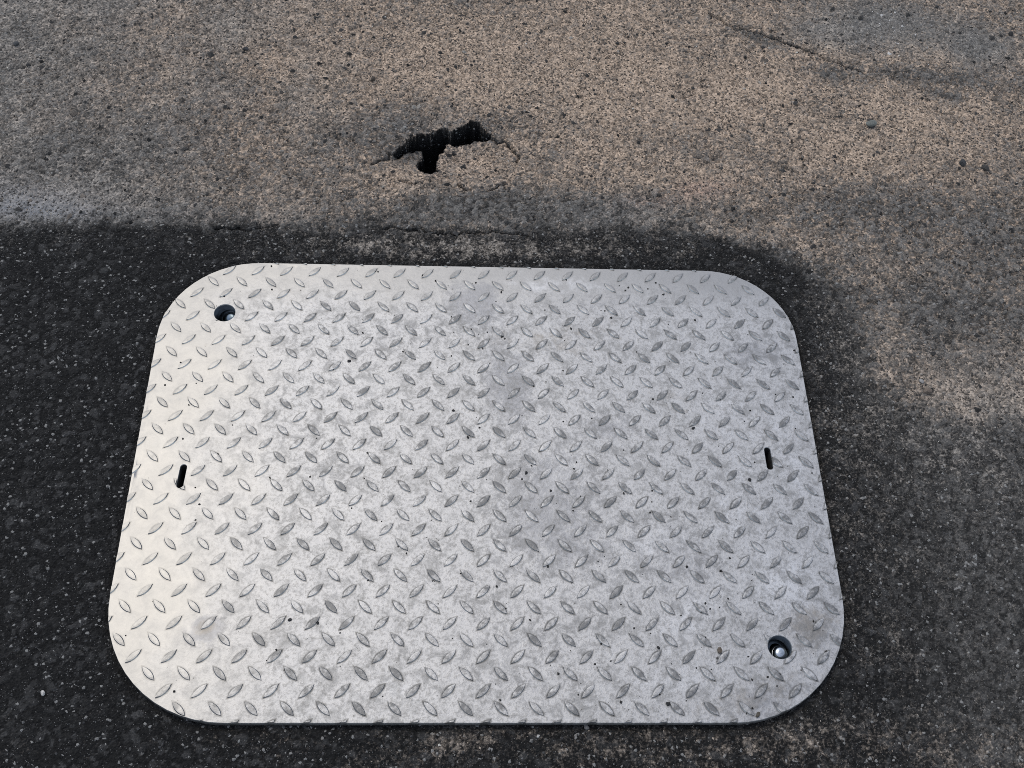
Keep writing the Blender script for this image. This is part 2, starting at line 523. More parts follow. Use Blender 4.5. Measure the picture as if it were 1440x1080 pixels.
# relief
big_h, big_id = pebbles(GX, GY, 0.0085, 3, 0.30, 0.62)
mid_h, mid_id = pebbles(GX, GY, 0.0042, 4, 0.40, 0.75)
tone_of = np.random.default_rng(5).random(512 * 512)
is_big = big_h * 0.0036 > mid_h * 0.0021
stone = np.where(is_big, big_h * 0.0036, mid_h * 0.0021)
TONE = np.where(is_big, tone_of[big_id], tone_of[(mid_id * 7 + 3) % (512 * 512)])
wave = (fbm(GX, GY, 0.30, 71, 3) - 0.5) * 0.006 + (fbm(GX, GY, 0.03, 81, 3) - 0.5) * 0.0022
TONE = TONE * (0.15 + 0.85 * smooth(stone, 0.0, 0.0009))      # black binder between the stones
relief = stone * (1.0 - 0.50 * PATCH)
level = -0.0003 + np.clip(DUST, 0, 1.1) * 0.0017 + (fbm(GX, GY, 0.010, 91, 3) - 0.5) * 0.0026 + (vnoise(GX, GY, 0.0028, 95) - 0.5) * 0.0010
filled = smooth(level - relief, -0.0003, 0.0004)
Z = np.maximum(relief, level) + wave * (1 - 0.6 * PATCH)
Z = Z - 0.0012
DUSTV = np.clip(DUST * 0.72 + 0.28 * (filled - 0.5) * np.clip(DUST * 2.0, 0, 1), 0, 1)
Z = Z + 0.0030 * (1 - smooth(-PSD, -0.02, 0.012))                          # the old surface stands a little higher
# older seam in the far right corner: a raised slab edge with an open crack
SEAM = [(0.2852, 0.6763), (0.3277, 0.6408), (0.3718, 0.6249), (0.4104, 0.6064), (0.4352, 0.5902), (0.4687, 0.5732), (0.5199, 0.5557), (0.5823, 0.5503), (0.6815, 0.5462), (0.9118, 0.5214)]
sd_seam = poly_sd(WX, WY, SEAM + [(2.0, 2.5), (-0.2, 2.5)])
Z = Z + 0.0022 * smooth(-sd_seam, -0.004, 0.003) * smooth(GX, 0.15, 0.3)
cr = line_d(GX + (fbm(GX, GY, 0.012, 15) - 0.5) * 0.008, GY + (fbm(GX, GY, 0.012, 16) - 0.5) * 0.008, [(0.2986, 0.6699), (0.3234, 0.6433), (0.3545, 0.6337), (0.3847, 0.6187), (0.4104, 0.6064), (0.4352, 0.5902), (0.4687, 0.5732), (0.4925, 0.5547)])
cut = (1 - smooth(cr, 0.0004, 0.0020)) * (0.55 + 0.45 * blob(GX, GY, (0.4020, 0.6114), 0.045, 0.05))
TONE = TONE * (1 - 0.8 * cut)
Z = Z - 0.007 * cut
DUSTV = DUSTV * (1 - 0.8 * cut)
CX, CY = GX + (fbm(GX, GY, 0.008, 25, 3) - 0.5) * 0.008, GY + (fbm(GX, GY, 0.008, 26, 3) - 0.5) * 0.008
for path in ([(-0.1071, 0.2995), (-0.0679, 0.2974), (-0.0285, 0.2922), (0.0187, 0.2975), (0.0502, 0.2942)], [(-0.2928, 0.2957), (-0.2545, 0.2947), (-0.2239, 0.2975)], [(0.0069, 0.4440), (0.0167, 0.4391), (0.0264, 0.4363), (0.0320, 0.4300), (0.0374, 0.4239), (0.0428, 0.4117), (0.0413, 0.4023)], [(-0.0929, 0.3690), (-0.0861, 0.3655), (-0.0793, 0.3627), (-0.0686, 0.3651)],
             [(-0.0256, 0.3663), (-0.0187, 0.3593), (-0.0120, 0.3583)], [(0.0042, 0.3555), (0.0163, 0.3621), (0.0285, 0.3670)], [(-0.1252, 0.3936), (-0.1134, 0.4014), (-0.1068, 0.4076), (-0.0993, 0.4078), (-0.0949, 0.4151)]):
    cr = line_d(CX, CY, path)
    cut = 1 - smooth(cr, 0.0004, 0.0018)
    Z = Z - 0.006 * cut
    TONE = TONE * (1 - 0.8 * cut)
    DUSTV = DUSTV * (1 - 0.75 * cut)

# pothole: a ragged void where the crust has broken, and a slab that has sunk beside it
VOID = [(-0.1007, 0.4074), (-0.0936, 0.4185), (-0.0869, 0.4229), (-0.0845, 0.4315), (-0.0751, 0.4385), (-0.0612, 0.4399), (-0.0489, 0.4470), (-0.0406, 0.4483), (-0.0349, 0.4417),
        (-0.0294, 0.4496), (-0.0197, 0.4558), (-0.0127, 0.4615), (-0.0050, 0.4598), (-0.0001, 0.4525), (0.0062, 0.4453), (0.0097, 0.4422),
        (0.0042, 0.4387), (-0.0084, 0.4402), (-0.0167, 0.4380), (-0.0278, 0.4308), (-0.0347, 0.4344), (-0.0416, 0.4323), (-0.0470, 0.4245), (-0.0515, 0.4117), (-0.0540, 0.3995),
        (-0.0527, 0.3875), (-0.0597, 0.3830), (-0.0679, 0.3865), (-0.0722, 0.3943), (-0.0728, 0.4026), (-0.0673, 0.4121), (-0.0654, 0.4197), (-0.0704, 0.4230), (-0.0841, 0.4210), (-0.0934, 0.4136)]
near_void = (np.abs(GX - (-0.0429, 0.4242)[0]) < 0.16) & (np.abs(GY - (-0.0429, 0.4242)[1]) < 0.14)
vsd = np.full(GX.shape, 1.0)
qx, qy = GX[near_void], GY[near_void]
jx = qx + (fbm(qx, qy, 0.007, 17, 3, 0.7) - 0.5) * 0.0085
jy = qy + (fbm(qx, qy, 0.007, 18, 3, 0.7) - 0.5) * 0.0085
vsd[near_void] = poly_sd(jx, jy, VOID)
slab = blob(GX, GY, (-0.0138, 0.4138), 0.046, 0.034) + 0.8 * blob(GX, GY, (-0.0837, 0.4098), 0.030, 0.016)
rim = np.array([(-0.1252, 0.3936), (-0.1134, 0.4023), (-0.1068, 0.4072), (-0.0993, 0.4078), (-0.0936, 0.4170), (-0.0857, 0.4276), (-0.0750, 0.4366), (-0.0612, 0.4380), (-0.0475, 0.4452), (-0.0348, 0.4407), (-0.0197, 0.4538), (-0.0057, 0.4572), (0.0083, 0.4435), (0.0265, 0.4369), (0.0374, 0.4239), (0.0428, 0.4117)])
above = GY - np.interp(GX, rim[:, 0], rim[:, 1])
Z = Z - 0.011 * np.clip(slab, 0, 1) * (1 - smooth(above, -0.004, 0.001))
VOIDM = smooth(-vsd, -0.0015, 0.0013)
Z = Z - VOIDM * (0.060 + 0.020 * fbm(GX, GY, 0.012, 19))
VOID_SHADE = smooth(-vsd, -0.0030, -0.0016)                 # broken bitumen round and inside the void, blackened to paint in its shade
DUSTV = DUSTV * (1 - VOID_SHADE)
TONE = TONE * (1 - VOID_SHADE)
PATCH = np.maximum(PATCH, VOID_SHADE)
TONE = TONE + 0.45 * blob(GX, GY, (0.5301, 0.6518), 0.08, 0.06) + 0.4 * blob(GX, GY, (0.6439, 0.6155), 0.07, 0.05) + 0.35 * blob(GX, GY, (0.4356, 0.6479), 0.06, 0.03)
flap = blob(GX, GY, (-0.0837, 0.4107), 0.022, 0.010)
DUSTV = DUSTV * (1 - 0.5 * flap)

# under the cover the ground falls away into the chamber
plate_sd = np.full(GX.shape, 1.0)
close = (np.abs(GX) < 0.40) & (np.abs(GY) < 0.31)
plate_sd[close] = poly_sd(GX[close], GY[close], PLATE)
Z = np.where(plate_sd < 0.004, np.minimum(Z, -0.0016), Z)
Z = Z - 0.0012 * smooth(-plate_sd, -0.012, 0.0)
Z = Z * (1 - NEAR) + NEAR * 0.0

nx, ny = GX.shape
idx = np.arange(nx * ny).reshape(nx, ny)
cells = np.stack([idx[:-1, :-1], idx[1:, :-1], idx[1:, 1:], idx[:-1, 1:]], -1).reshape(-1, 4)


def cell_mean(a):
    return (0.25 * (a[:-1, :-1] + a[1:, :-1] + a[1:, 1:] + a[:-1, 1:])).ravel()


c_plate = cell_mean(plate_sd) < -0.02
c_void = cell_mean(vsd) < 0.0013
c_patch = (cell_mean(PSD) < 0.0) & ~c_void
V = np.stack([GX.ravel(), GY.ravel(), Z.ravel()], -1)
ATT = {'dust': DUSTV.ravel(), 'tone': np.clip(TONE, 0, 1).ravel(), 'patch': (PATCH * (1 - 0.50 * smooth(GX, 0.32, 0.50) * (vsd > 0.004))).ravel(), 'tan': TAN.ravel(), 'cold': np.clip(COLD, 0, 1).ravel(), 'pink': np.clip(PINK, 0, 1).ravel()}


def ground_piece(name, keep, **kw):
    q = cells[keep]
    used, inv = np.unique(q, return_inverse=True)
    me = array_mesh(name, V[used], inv.reshape(-1, 4), MAT_ASPHALT, {k: a[used] for k, a in ATT.items()})
    return link(bpy.data.objects.new(name, me), **kw)


road = ground_piece('road', ~c_plate & ~c_void & ~c_patch, kind='structure', label='worn grey road surface dusted with tan sand behind the steel cover')
patch = ground_piece('asphalt_patch', c_patch & ~c_plate, kind='structure', label='newer black asphalt laid around the steel cover')
pothole = ground_piece('pothole', c_void & ~c_plate, parent=road, label='ragged black hole broken through the road crust')

ix_of = lambda x: np.clip(np.searchsorted(gx, x), 1, nx - 1)
iy_of = lambda y: np.clip(np.searchsorted(gy, y), 1, ny - 1)


def sample(a, x, y):
    return a[ix_of(x), iy_of(y)]


def ground_z(x, y):
    return float(Z[ix_of(np.array([x]))[0], iy_of(np.array([y]))[0]])


# ------------------------------------------------------------------ loose grains (uncountable)
OCT_V = np.array([(1, 0, 0), (-1, 0, 0), (0, 1, 0), (0, -1, 0), (0, 0, 1), (0, 0, -1)], dtype=float)
OCT_F = np.array([(0, 2, 4), (2, 1, 4), (1, 3, 4), (3, 0, 4), (2, 0, 5), (1, 2, 5), (3, 1, 5), (0, 3, 5)])


def grains(name, x, y, z, size, colour, **kw):
    n = len(x)
    v = OCT_V[None] * (0.6 + 0.8 * rng.random((n, 6, 1))) * size[:, None, None] * np.stack([0.8 + 0.6 * rng.random(n), 0.7 + 0.5 * rng.random(n), 0.45 + 0.4 * rng.random(n)], -1)[:, None, :]
    a = rng.random(n) * 2 * math.pi
    c, s = np.cos(a)[:, None], np.sin(a)[:, None]
    vx, vy = v[..., 0] * c - v[..., 1] * s, v[..., 0] * s + v[..., 1] * c
    t = (rng.random(n) - 0.5)[:, None] * 1.4
    vz = v[..., 2] + vx * t * 0.5
    co = np.stack([vx + x[:, None], vy + y[:, None], vz + z[:, None]], -1).reshape(-1, 3)
    f = (OCT_F[None] + 6 * np.arange(n)[:, None, None]).reshape(-1, 3)
    colr = np.repeat(np.concatenate([colour, np.ones((n, 1))], -1), 6, 0)
    me = array_mesh(name, co, f, MAT_GRAIN, {'grain': colr}, 3, False)
    return link(bpy.data.objects.new(name, me), **kw)


def scatter(n, accept):
    x = rng.uniform(-0.66, 0.78, n)
    y = rng.uniform(-0.32, 0.76, n)
    k = (rng.random(n) < accept(x, y)) & (sample(plate_sd, x, y) > 0.002)
    return x[k], y[k]


x, y = scatter(110000, lambda x, y: np.clip(sample(DUSTV, x, y) * 1.25 - 0.18, 0, 0.9) * (sample(vsd, x, y) > 0.003))
t = sample(TAN, x, y)[:, None]
r = rng.random((len(x), 1))
tanc = np.array([(0.40, 0.300, 0.215)]) * (0.30 + 1.1 * r)
gryc = np.array([(0.22, 0.21, 0.19)]) * (0.35 + 0.9 * r)
c = tanc * t + gryc * (1 - t)
dark = rng.random(len(x)) < 0.24
c[dark] = np.array([0.03, 0.028, 0.026]) * (0.6 + rng.random((dark.sum(), 1)))
white = rng.random(len(x)) < 0.010
c[white] = np.array([0.55, 0.53, 0.48]) * (0.6 + 0.5 * rng.random((white.sum(), 1)))
sz = 0.0005 + 0.0007 * rng.random(len(x)) ** 2
grains('loose_sand', x, y, sample(Z, x, y) + sz * 0.15, sz, c, kind='stuff', label='loose tan sand grains strewn over the old road', category='sand')

x, y = scatter(60000, lambda x, y: sample(PATCH, x, y) * 0.9 * (sample(vsd, x, y) > 0.004))
r = rng.random((len(x), 1))
c = np.array([(0.028, 0.028, 0.029)]) * (0.35 + 1.7 * r)
w = rng.random(len(x)) < 0.13
c[w] = np.array([0.085, 0.085, 0.084]) * (0.4 + 1.0 * rng.random((w.sum(), 1)))
w = rng.random(len(x)) < 0.014
c[w] = np.array([0.28, 0.275, 0.265]) * (0.5 + 0.6 * rng.random((w.sum(), 1)))
sz = 0.00030 + 0.0010 * rng.random(len(x)) ** 3
sz[w] = 0.00022 + 0.00035 * rng.random(w.sum()) ** 2
grains('fine_grit', x, y, sample(Z, x, y) + sz * 0.1, sz, c, kind='stuff', label='fine black and pale grit on the new asphalt', category='grit')

x, y = scatter(24000, lambda x, y: (1 - sample(PATCH, x, y)) * (0.5 + 0.5 * (sample(vsd, x, y) < 0.02)) * (sample(vsd, x, y) > 0.001))
c = np.array([(0.026, 0.025, 0.024)]) * (0.3 + 1.6 * rng.random((len(x), 1)))
w = rng.random(len(x)) < 0.38
c[w] = np.array([(0.13, 0.112, 0.095)]) * (0.5 + 0.9 * rng.random((w.sum(), 1)))
w = rng.random(len(x)) < 0.05
c[w] = (0.27, 0.25, 0.22)
sz = 0.0010 + 0.0028 * rng.random(len(x)) ** 4
w = rng.random(len(x)) < 0.9 * blob(x, y, (0.5314, 0.6588), 0.035, 0.05)
c[w] = (0.48, 0.47, 0.45)
grains('road_chippings', x, y, sample(Z, x, y) - sz * 0.1, sz, c, kind='stuff', label='small dark stone chippings scattered over the sandy road', category='chippings')

# ------------------------------------------------------------------ the steel cover
cover = bpy.data.objects.new('access_cover', None)
cover.empty_display_size = 0.1
link(cover, label='large galvanised steel checker plate access cover with rounded corners set in asphalt', category='access cover')


def circle(c, r, n=28):
    return [(c[0] + r * math.cos(2 * math.pi * k / n), c[1] + r * math.sin(2 * math.pi * k / n)) for k in range(n)]


def slot(c, half, r, ang, n=8):
    ax, ay = math.cos(ang), math.sin(ang)
    pts = []
    for e, s in ((1, -math.pi / 2), (-1, math.pi / 2)):
        for k in range(n + 1):
            t = s + math.pi * k / n
            u, v = e * (half - r) + r * math.cos(t), r * math.sin(t)
            pts.append((c[0] + u * ax - v * ay, c[1] + u * ay + v * ax))
    return pts


def plate_wave(x, y):
    """slight rolling ripple of the sheet, strongest along the left edge"""
    w = math.exp(-((x + 0.285) / 0.07) ** 2)
    return 0.00011 * w * math.sin((x + 0.02 * math.sin(y * 9 + 1)) * 260) + 0.00015 * math.sin(x * 17 + 1) * math.sin(y * 13) + 0.00010 * w * math.sin(y * 95 + x * 60)


BEV = 0.0005
loops_top = [outline(BEV)] + [circle(c, r + BEV) for c, r in HOLES] + [slot(c, h + BEV, r + BEV, a) for c, h, r, a in SLOTS]
loops_out = [PLATE] + [circle(c, r) for c, r in HOLES] + [slot(c, h, r, a) for c, h, r, a in SLOTS]
pts, edges = [], []
for lp in loops_top:
    b0 = len(pts)
    pts += lp
    edges += [(b0 + k, b0 + (k + 1) % len(lp)) for k in range(len(lp))]
nb = len(pts)
ggx, ggy = np.meshgrid(np.arange(-0.33, 0.335, 0.004), np.arange(-0.245, 0.246, 0.006), indexing='ij')
ggx = ggx + (rng.random(ggx.shape) - .5) * 0.0006
ggy = ggy + (rng.random(ggx.shape) - .5) * 0.0006
ok = poly_sd(ggx, ggy, loops_top[0]) < -0.002
for lp in loops_top[1:]:
    ok &= poly_sd(ggx, ggy, lp) > 0.0015
pts += list(zip(ggx[ok].tolist(), ggy[ok].tolist()))
cdt = geometry.delaunay_2d_cdt([Vector(p) for p in pts], edges, [], 0, 1e-7)
cv = np.array([(v.x, v.y) for v in cdt[0]])
cf = np.array([f for f in cdt[2] if len(f) == 3])
cen = cv[cf].mean(1)
ok = poly_sd(cen[:, 0], cen[:, 1], loops_top[0]) < 0
for lp in loops_top[1:]:
    ok &= poly_sd(cen[:, 0], cen[:, 1], lp) > 0
verts = [(vx, vy, PLATE_TOP + plate_wave(vx, vy)) for vx, vy in cv.tolist()]
faces = [tuple(f) for f in cf[ok].tolist()]
for n, (lt, lo) in enumerate(zip(loops_top, loops_out)):
    rings = []
    for lp, z in ((lt, 0.0), (lo, -BEV), (lo, -PLATE_THICK)):
        rings.append([len(verts) + k for k in range(len(lp))])
        verts += [(px, py, PLATE_TOP + z + (plate_wave(px, py) if z > -0.004 else 0)) for px, py in lp]
    m = len(lt)
    for a, b in zip(rings[:-1], rings[1:]):
        for k in range(m):
            q = (a[k], b[k], b[(k + 1) % m], a[(k + 1) % m])
            faces.append(q if n == 0 else q[::-1])
STAINS = [((-0.0062, 0.1962), 0.030, 0.030, 0.2, 0.8), ((0.0280, 0.0944), 0.030, 0.055, 0.1, 0.75), ((0.0679, -0.0022), 0.050, 0.05, 0, 0.55), ((0.1294, 0.0461), 0.03, 0.022, 0, 0.55),
          ((0.0821, -0.0764), 0.075, 0.05, -0.3, 0.5), ((-0.0851, 0.1535), 0.07, 0.05, 0, 0.30), ((-0.2385, -0.1628), 0.017, 0.014, 0.5, 1.15), ((-0.1539, 0.0109), 0.07, 0.12, 0, 0.26),
          ((0.2830, 0.1333), 0.05, 0.03, 0.2, 0.55), ((0.1386, 0.1944), 0.05, 0.018, 0, 0.5), ((0.1856, -0.1040), 0.05, 0.05, 0, 0.35), ((0.2475, -0.2279), 0.05, 0.025, 0.4, 0.5),
          ((0.0093, -0.1717), 0.10, 0.05, 0, 0.28), ((0.2959, -0.1579), 0.03, 0.03, 0, 0.45), ((0.0766, -0.2095), 0.10, 0.03, 0, 0.25)]
BRIGHT = [((0.2816, -0.1242), 0.035, 0.03, 0.5, 0.8), ((0.1874, -0.1516), 0.05, 0.02, 0.6, 0.7), ((0.1478, -0.0831), 0.05, 0.03, 0.3, 0.5), ((-0.0696, -0.2157), 0.05, 0.02, 0, 0.5),
          ((0.0790, 0.2216), 0.08, 0.015, 0, 0.6), ((0.2475, -0.0309), 0.05, 0.08, 0, 0.5), ((0.2325, 0.0806), 0.06, 0.05, 0, 0.4), ((0.3098, 0.0162), 0.025, 0.10, 0.1, 0.45), ((0.1754, -0.2094), 0.08, 0.02, 0.2, 0.5)]
SOIL = [((0.2959, -0.1579), 0.028, 0.025, 0.6, 0.7), ((0.2364, -0.2187), 0.06, 0.02, 0.3, 0.55), ((0.0176, 0.1464), 0.10, 0.03, 0.2, 0.25), ((0.0913, 0.1478), 0.06, 0.03, 0.2, 0.3),
        ((0.1891, 0.0799), 0.03, 0.03, 0, 0.35), ((-0.2385, -0.1628), 0.012, 0.012, 0, 0.5)]
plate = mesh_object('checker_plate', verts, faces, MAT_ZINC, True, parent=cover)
me = plate.data
va = np.array(verts)
for nm, lst in (('stain', STAINS), ('bright', BRIGHT), ('soil', SOIL)):
    a = sum(q * blob(va[:, 0], va[:, 1], c, rx, ry, ro) for c, rx, ry, ro, q in lst)
    at = me.attributes.new(nm, 'FLOAT', 'POINT')
    at.data.foreach_set('value', a.astype(np.float32))
nf = len(cf[ok])
flat = np.ones(len(me.polygons), dtype=bool)
me.polygons.foreach_set('use_smooth', flat)

# raised lugs, alternately slanted, 45 degrees either way
HL, HW, HH = 0.295 * PITCH, 0.113 * PITCH, 0.0012


def lens(scale_l, scale_w, n=5):
    L, W = HL * scale_l, HW * scale_w
    up = []
    for k in range(n + 1):
        t = -1 + 2 * k / n
        up.append((L * t, W * (1 - t * t) ** 0.85))
    return up[:-1] + [(-px, -py) for px, py in up[:-1]]


def lug_geometry():
    v, f = [], []
    rings = []
    for sl, sw, z in ((1.0, 1.0, -0.0004), (0.91, 0.69, HH * 0.93), (0.60, 0.35, HH)):
        lp = lens(sl, sw)
        rings.append([len(v) + k for k in range(len(lp))])
        v += [(px, py, z) for px, py in lp]
    m = len(rings[0])
    for a, b in zip(rings[:-1], rings[1:]):
        for k in range(m):
            f.append((a[k], a[(k + 1) % m], b[(k + 1) % m], b[k]))
    f.append(tuple(rings[-1]))
    return v, f


LUG_V, LUG_F = lug_geometry()
LUG_V = [(px, py, z) for px, py, z in LUG_V]
lug_mesh = bpy.data.meshes.new('raised_lug')
lug_mesh.from_pydata([(px, -py, z) for px, py, z in LUG_V], [], [f[::-1] for f in LUG_F])
lug_mesh.materials.append(MAT_LUG)
lug_mesh.update()
bmt = bmesh.new()
bmt.from_mesh(lug_mesh)
bmesh.ops.recalc_face_normals(bmt, faces=bmt.faces)
bmt.to_mesh(lug_mesh)
bmt.free()

plate_np = np.array(PLATE)


def clipped_lug(x, y, ang):
    """a lug trimmed where the sheet was cut: at the outer edge, the bolt holes and the key slots"""
    bm = bmesh.new()
    bm.from_mesh(lug_mesh)
    bmesh.ops.transform(bm, matrix=Matrix.Translation((x, y, 0)) @ Matrix.Rotation(ang, 4, 'Z'), verts=bm.verts)
    n = len(PLATE)
    for k in range(n):
        a, b = Vector(PLATE[k]), Vector(PLATE[(k + 1) % n])
        e = (b - a)
        nrm = Vector((e.y, -e.x)).normalized()
        if max((v.co.xy - a).dot(nrm) for v in bm.verts) > -0.0006 and -0.012 - e.length < (Vector((x, y)) - (a + b) / 2).dot(e.normalized()) < 0.012 + e.length:
            r = bmesh.ops.bisect_plane(bm, geom=bm.verts[:] + bm.edges[:] + bm.faces[:], plane_co=(a.x - nrm.x * 0.0006, a.y - nrm.y * 0.0006, 0), plane_no=(nrm.x, nrm.y, 0), clear_outer=True)
            ed = [g for g in r['geom_cut'] if isinstance(g, bmesh.types.BMEdge)]
            if ed:
                bmesh.ops.edgeloop_fill(bm, edges=ed)
            if not bm.verts:
                break
    return bm


def cut_by(bm, loops):
    for lp in loops:
        me_a = bpy.data.meshes.new('a')
        bm.to_mesh(me_a)
        oa = bpy.data.objects.new('a', me_a)
        me_b = bpy.data.meshes.new('b')
        m = len(lp)
        me_b.from_pydata([(px, py, z) for z in (-0.01, 0.01) for px, py in lp], [],
                         [tuple(range(m))[::-1], tuple(range(m, 2 * m))] + [(k, (k + 1) % m, m + (k + 1) % m, m + k) for k in range(m)])
        ob = bpy.data.objects.new('b', me_b)
        col.objects.link(oa)
        col.objects.link(ob)
        md = oa.modifiers.new('cut', 'BOOLEAN')
        md.object = ob
        md.operation = 'DIFFERENCE'
        md.solver = 'EXACT'
        dg = bpy.context.evaluated_depsgraph_get()
        ev = oa.evaluated_get(dg)
        mm = ev.to_mesh()
        bm.clear()
        bm.from_mesh(mm)
        ev.to_mesh_clear()
        bpy.data.objects.remove(oa)
        bpy.data.objects.remove(ob)
        bpy.data.meshes.remove(me_a)
        bpy.data.meshes.remove(me_b)


lugs = []
for jj in range(-13, 7):
    for ii in range(-2, 24):
        for off, ang in ((0.0, -math.pi / 4), (0.5, math.pi / 4)):
            px, py = lattice(ii + off, jj + off)
            d = float(poly_sd(np.array([px]), np.array([py]), PLATE)[0])
            if d < 0.0055:
                lugs.append((px, py, ang, d))
lugs.sort(key=lambda q: q[1] - 0.0001 * abs(q[0]))          # nearest to the camera first
big_holes = [circle(c, r + 0.0009) for c, r in HOLES] + [slot(c, h + 0.0008, r + 0.0008, a) for c, h, r, a in SLOTS]
rest = bmesh.new()
made = 0
for px, py, ang, d in lugs:
    hit = [lp for lp in big_holes if float(poly_sd(np.array([px]), np.array([py]), lp)[0]) < HL + 0.0005]
    z = PLATE_TOP + plate_wave(px, py)
    plain = d < -(HL + 0.001) and not hit
    if plain and made < 300:
        o = bpy.data.objects.new('raised_lug', lug_mesh)
        o.location = (px, py, z)
        o.rotation_euler = (0, 0, ang)
        link(o, parent=cover)
        made += 1
        continue
    bm = clipped_lug(px, py, ang)
    if not bm.verts:
        bm.free()
        continue
    if hit:
        cut_by(bm, hit)
    if not bm.faces:
        bm.free()
        continue
    bmesh.ops.translate(bm, verts=bm.verts, vec=(0, 0, z))
    if made < 300:
        bmesh.ops.translate(bm, verts=bm.verts, vec=(-px, -py, -z))
        me = bpy.data.meshes.new('raised_lug')
        bm.to_mesh(me)
        me.materials.append(MAT_LUG)
        o = bpy.data.objects.new('raised_lug', me)
        o.location = (px, py, z)
        link(o, parent=cover)
        made += 1
    else:
        me = bpy.data.meshes.new('tmp')
        bm.to_mesh(me)
        rest.from_mesh(me)
        bpy.data.meshes.remove(me)
    bm.free()
me = bpy.data.meshes.new('raised_lugs')
rest.to_mesh(me)
rest.free()
me.materials.clear()
me.materials.append(MAT_LUG)
me.polygons.foreach_set('material_index', np.zeros(len(me.polygons), dtype=np.int32))
link(bpy.data.objects.new('raised_lugs', me), parent=cover, kind='stuff')


def lathe(name, profile, material, loc, tilt=(0, 0, 0), n=32, inward=False, **kw):
    v, f = [], []
    for r, z in profile:
        v += [(r * math.cos(2 * math.pi * k / n), r * math.sin(2 * math.pi * k / n), z) for k in range(n)]
    for a in range(len(profile) - 1):
        for k in range(n):
            q = (a * n + k, a * n + (k + 1) % n, (a + 1) * n + (k + 1) % n, (a + 1) * n + k)
            f.append(q[::-1] if inward else q)
    o = mesh_object(name, v, f, material, True, **kw)
    o.location = loc
    o.rotation_euler = tilt
    return o


for (c, r), (dx, dy, top), bm_, tl in zip(HOLES, ((0.0044, -0.0030, -0.0052), (0.0020, -0.0036, -0.0038)), (MAT_DULL, MAT_BOLT), ((0.35, -0.25, 0), (0.1, 0.12, 0))):
    zb = PLATE_TOP - PLATE_THICK
    cup = lathe('bolt_socket', [(r + 0.0002, PLATE_TOP - 0.0009), (r - 0.0003, PLATE_TOP - 0.0009), (r - 0.0003, zb - 0.016), (0.0001, zb - 0.016)], MAT_CUP, (c[0], c[1], 0), inward=True, parent=cover)
    head = [(0.0060, -0.013), (0.0060, -0.0036), (0.0059, -0.0026), (0.0054, -0.0014), (0.0042, -0.0006), (0.0022, -0.00015), (0.00005, 0.0)]
    bolt = lathe('locking_bolt', head, bm_, (c[0] + dx, c[1] + dy, PLATE_TOP + top), tl, parent=cover)
    lathe('washer', [(0.0100, -0.0085), (0.0098, -0.0074), (0.0088, -0.0070), (0.0062, -0.0072)], MAT_CUP, (-dx, -dy, 0), parent=bolt)
    prof = []
    for k in range(7):
        prof += [(0.0066, -0.0050 - k * 0.0012), (0.0078, -0.0056 - k * 0.0012)]
    prof.append((0.0066, -0.0134))
    lathe('thread', prof, bm_, (0, 0, 0), parent=bolt)

for c, h, r, a in SLOTS:
    lp = slot(c, h - 0.0002, r - 0.0002, a)
    m = len(lp)
    zb = PLATE_TOP - PLATE_THICK
    mesh_object('key_pocket', [(px, py, PLATE_TOP - 0.0008) for px, py in lp] + [(px, py, zb - 0.03) for px, py in lp],
                [(k, m + k, m + (k + 1) % m, (k + 1) % m) for k in range(m)] + [tuple(range(m, 2 * m))], MAT_POCKET, parent=cover)

# ------------------------------------------------------------------ grit lying on the cover
n = 3200
x = rng.uniform(-0.33, 0.34, n)
y = rng.uniform(-0.245, 0.245, n)
dens = 0.10 + 0.22 * smooth(x, -0.25, 0.05) + 0.40 * blob(x, y, (0.2057, -0.2156), 0.10, 0.05) + 0.2 * blob(x, y, (0.0327, 0.1830), 0.2, 0.05) + 0.14 * blob(x, y, (0.1758, -0.1383), 0.12, 0.09)
k = (rng.random(n) < dens) & (poly_sd(x, y, PLATE) < -0.004)
for lp in big_holes:
    k &= poly_sd(x, y, lp) > 0.001
x, y = x[k], y[k]
sz = 0.00022 + 0.0012 * rng.random(len(x)) ** 5
c = np.array([(0.022, 0.021, 0.020)]) * (0.4 + 1.4 * rng.random((len(x), 1)))
zz = PLATE_TOP + np.array([plate_wave(a, b) for a, b in zip(x.tolist(), y.tolist())]) + sz * 0.35
grains('plate_grit', x, y, zz, sz, c, kind='stuff', label='scattered black specks of grit lying on the steel cover', category='grit')


def stone_mesh(rad, seed, colour, squash):
    R = np.random.default_rng(seed)
    bm = bmesh.new()
    bmesh.ops.create_icosphere(bm, subdivisions=2, radius=1.0)
    dirs = [Vector(R.normal(size=3)).normalized() for _ in range(9)]
    cuts = [0.55 + 0.35 * R.random() for _ in range(9)]
    for v in bm.verts:
        for d, q in zip(dirs, cuts):
            e = v.co.dot(d)
            if e > q:
                v.co -= d * (e - q) * 0.92
        v.co *= 1 + 0.10 * (R.random() - 0.5)
        v.co = Vector((v.co.x * rad, v.co.y * rad * 0.72, v.co.z * rad * squash))
    me = bpy.data.meshes.new('loose_stone')
    bm.to_mesh(me)
    bm.free()
    at = me.attributes.new('grain', 'FLOAT_COLOR', 'POINT')
    at.data.foreach_set('color', np.tile(np.array([*colour, 1.0], dtype=np.float32), len(me.vertices)))
    me.materials.append(MAT_GRAIN)
    return me


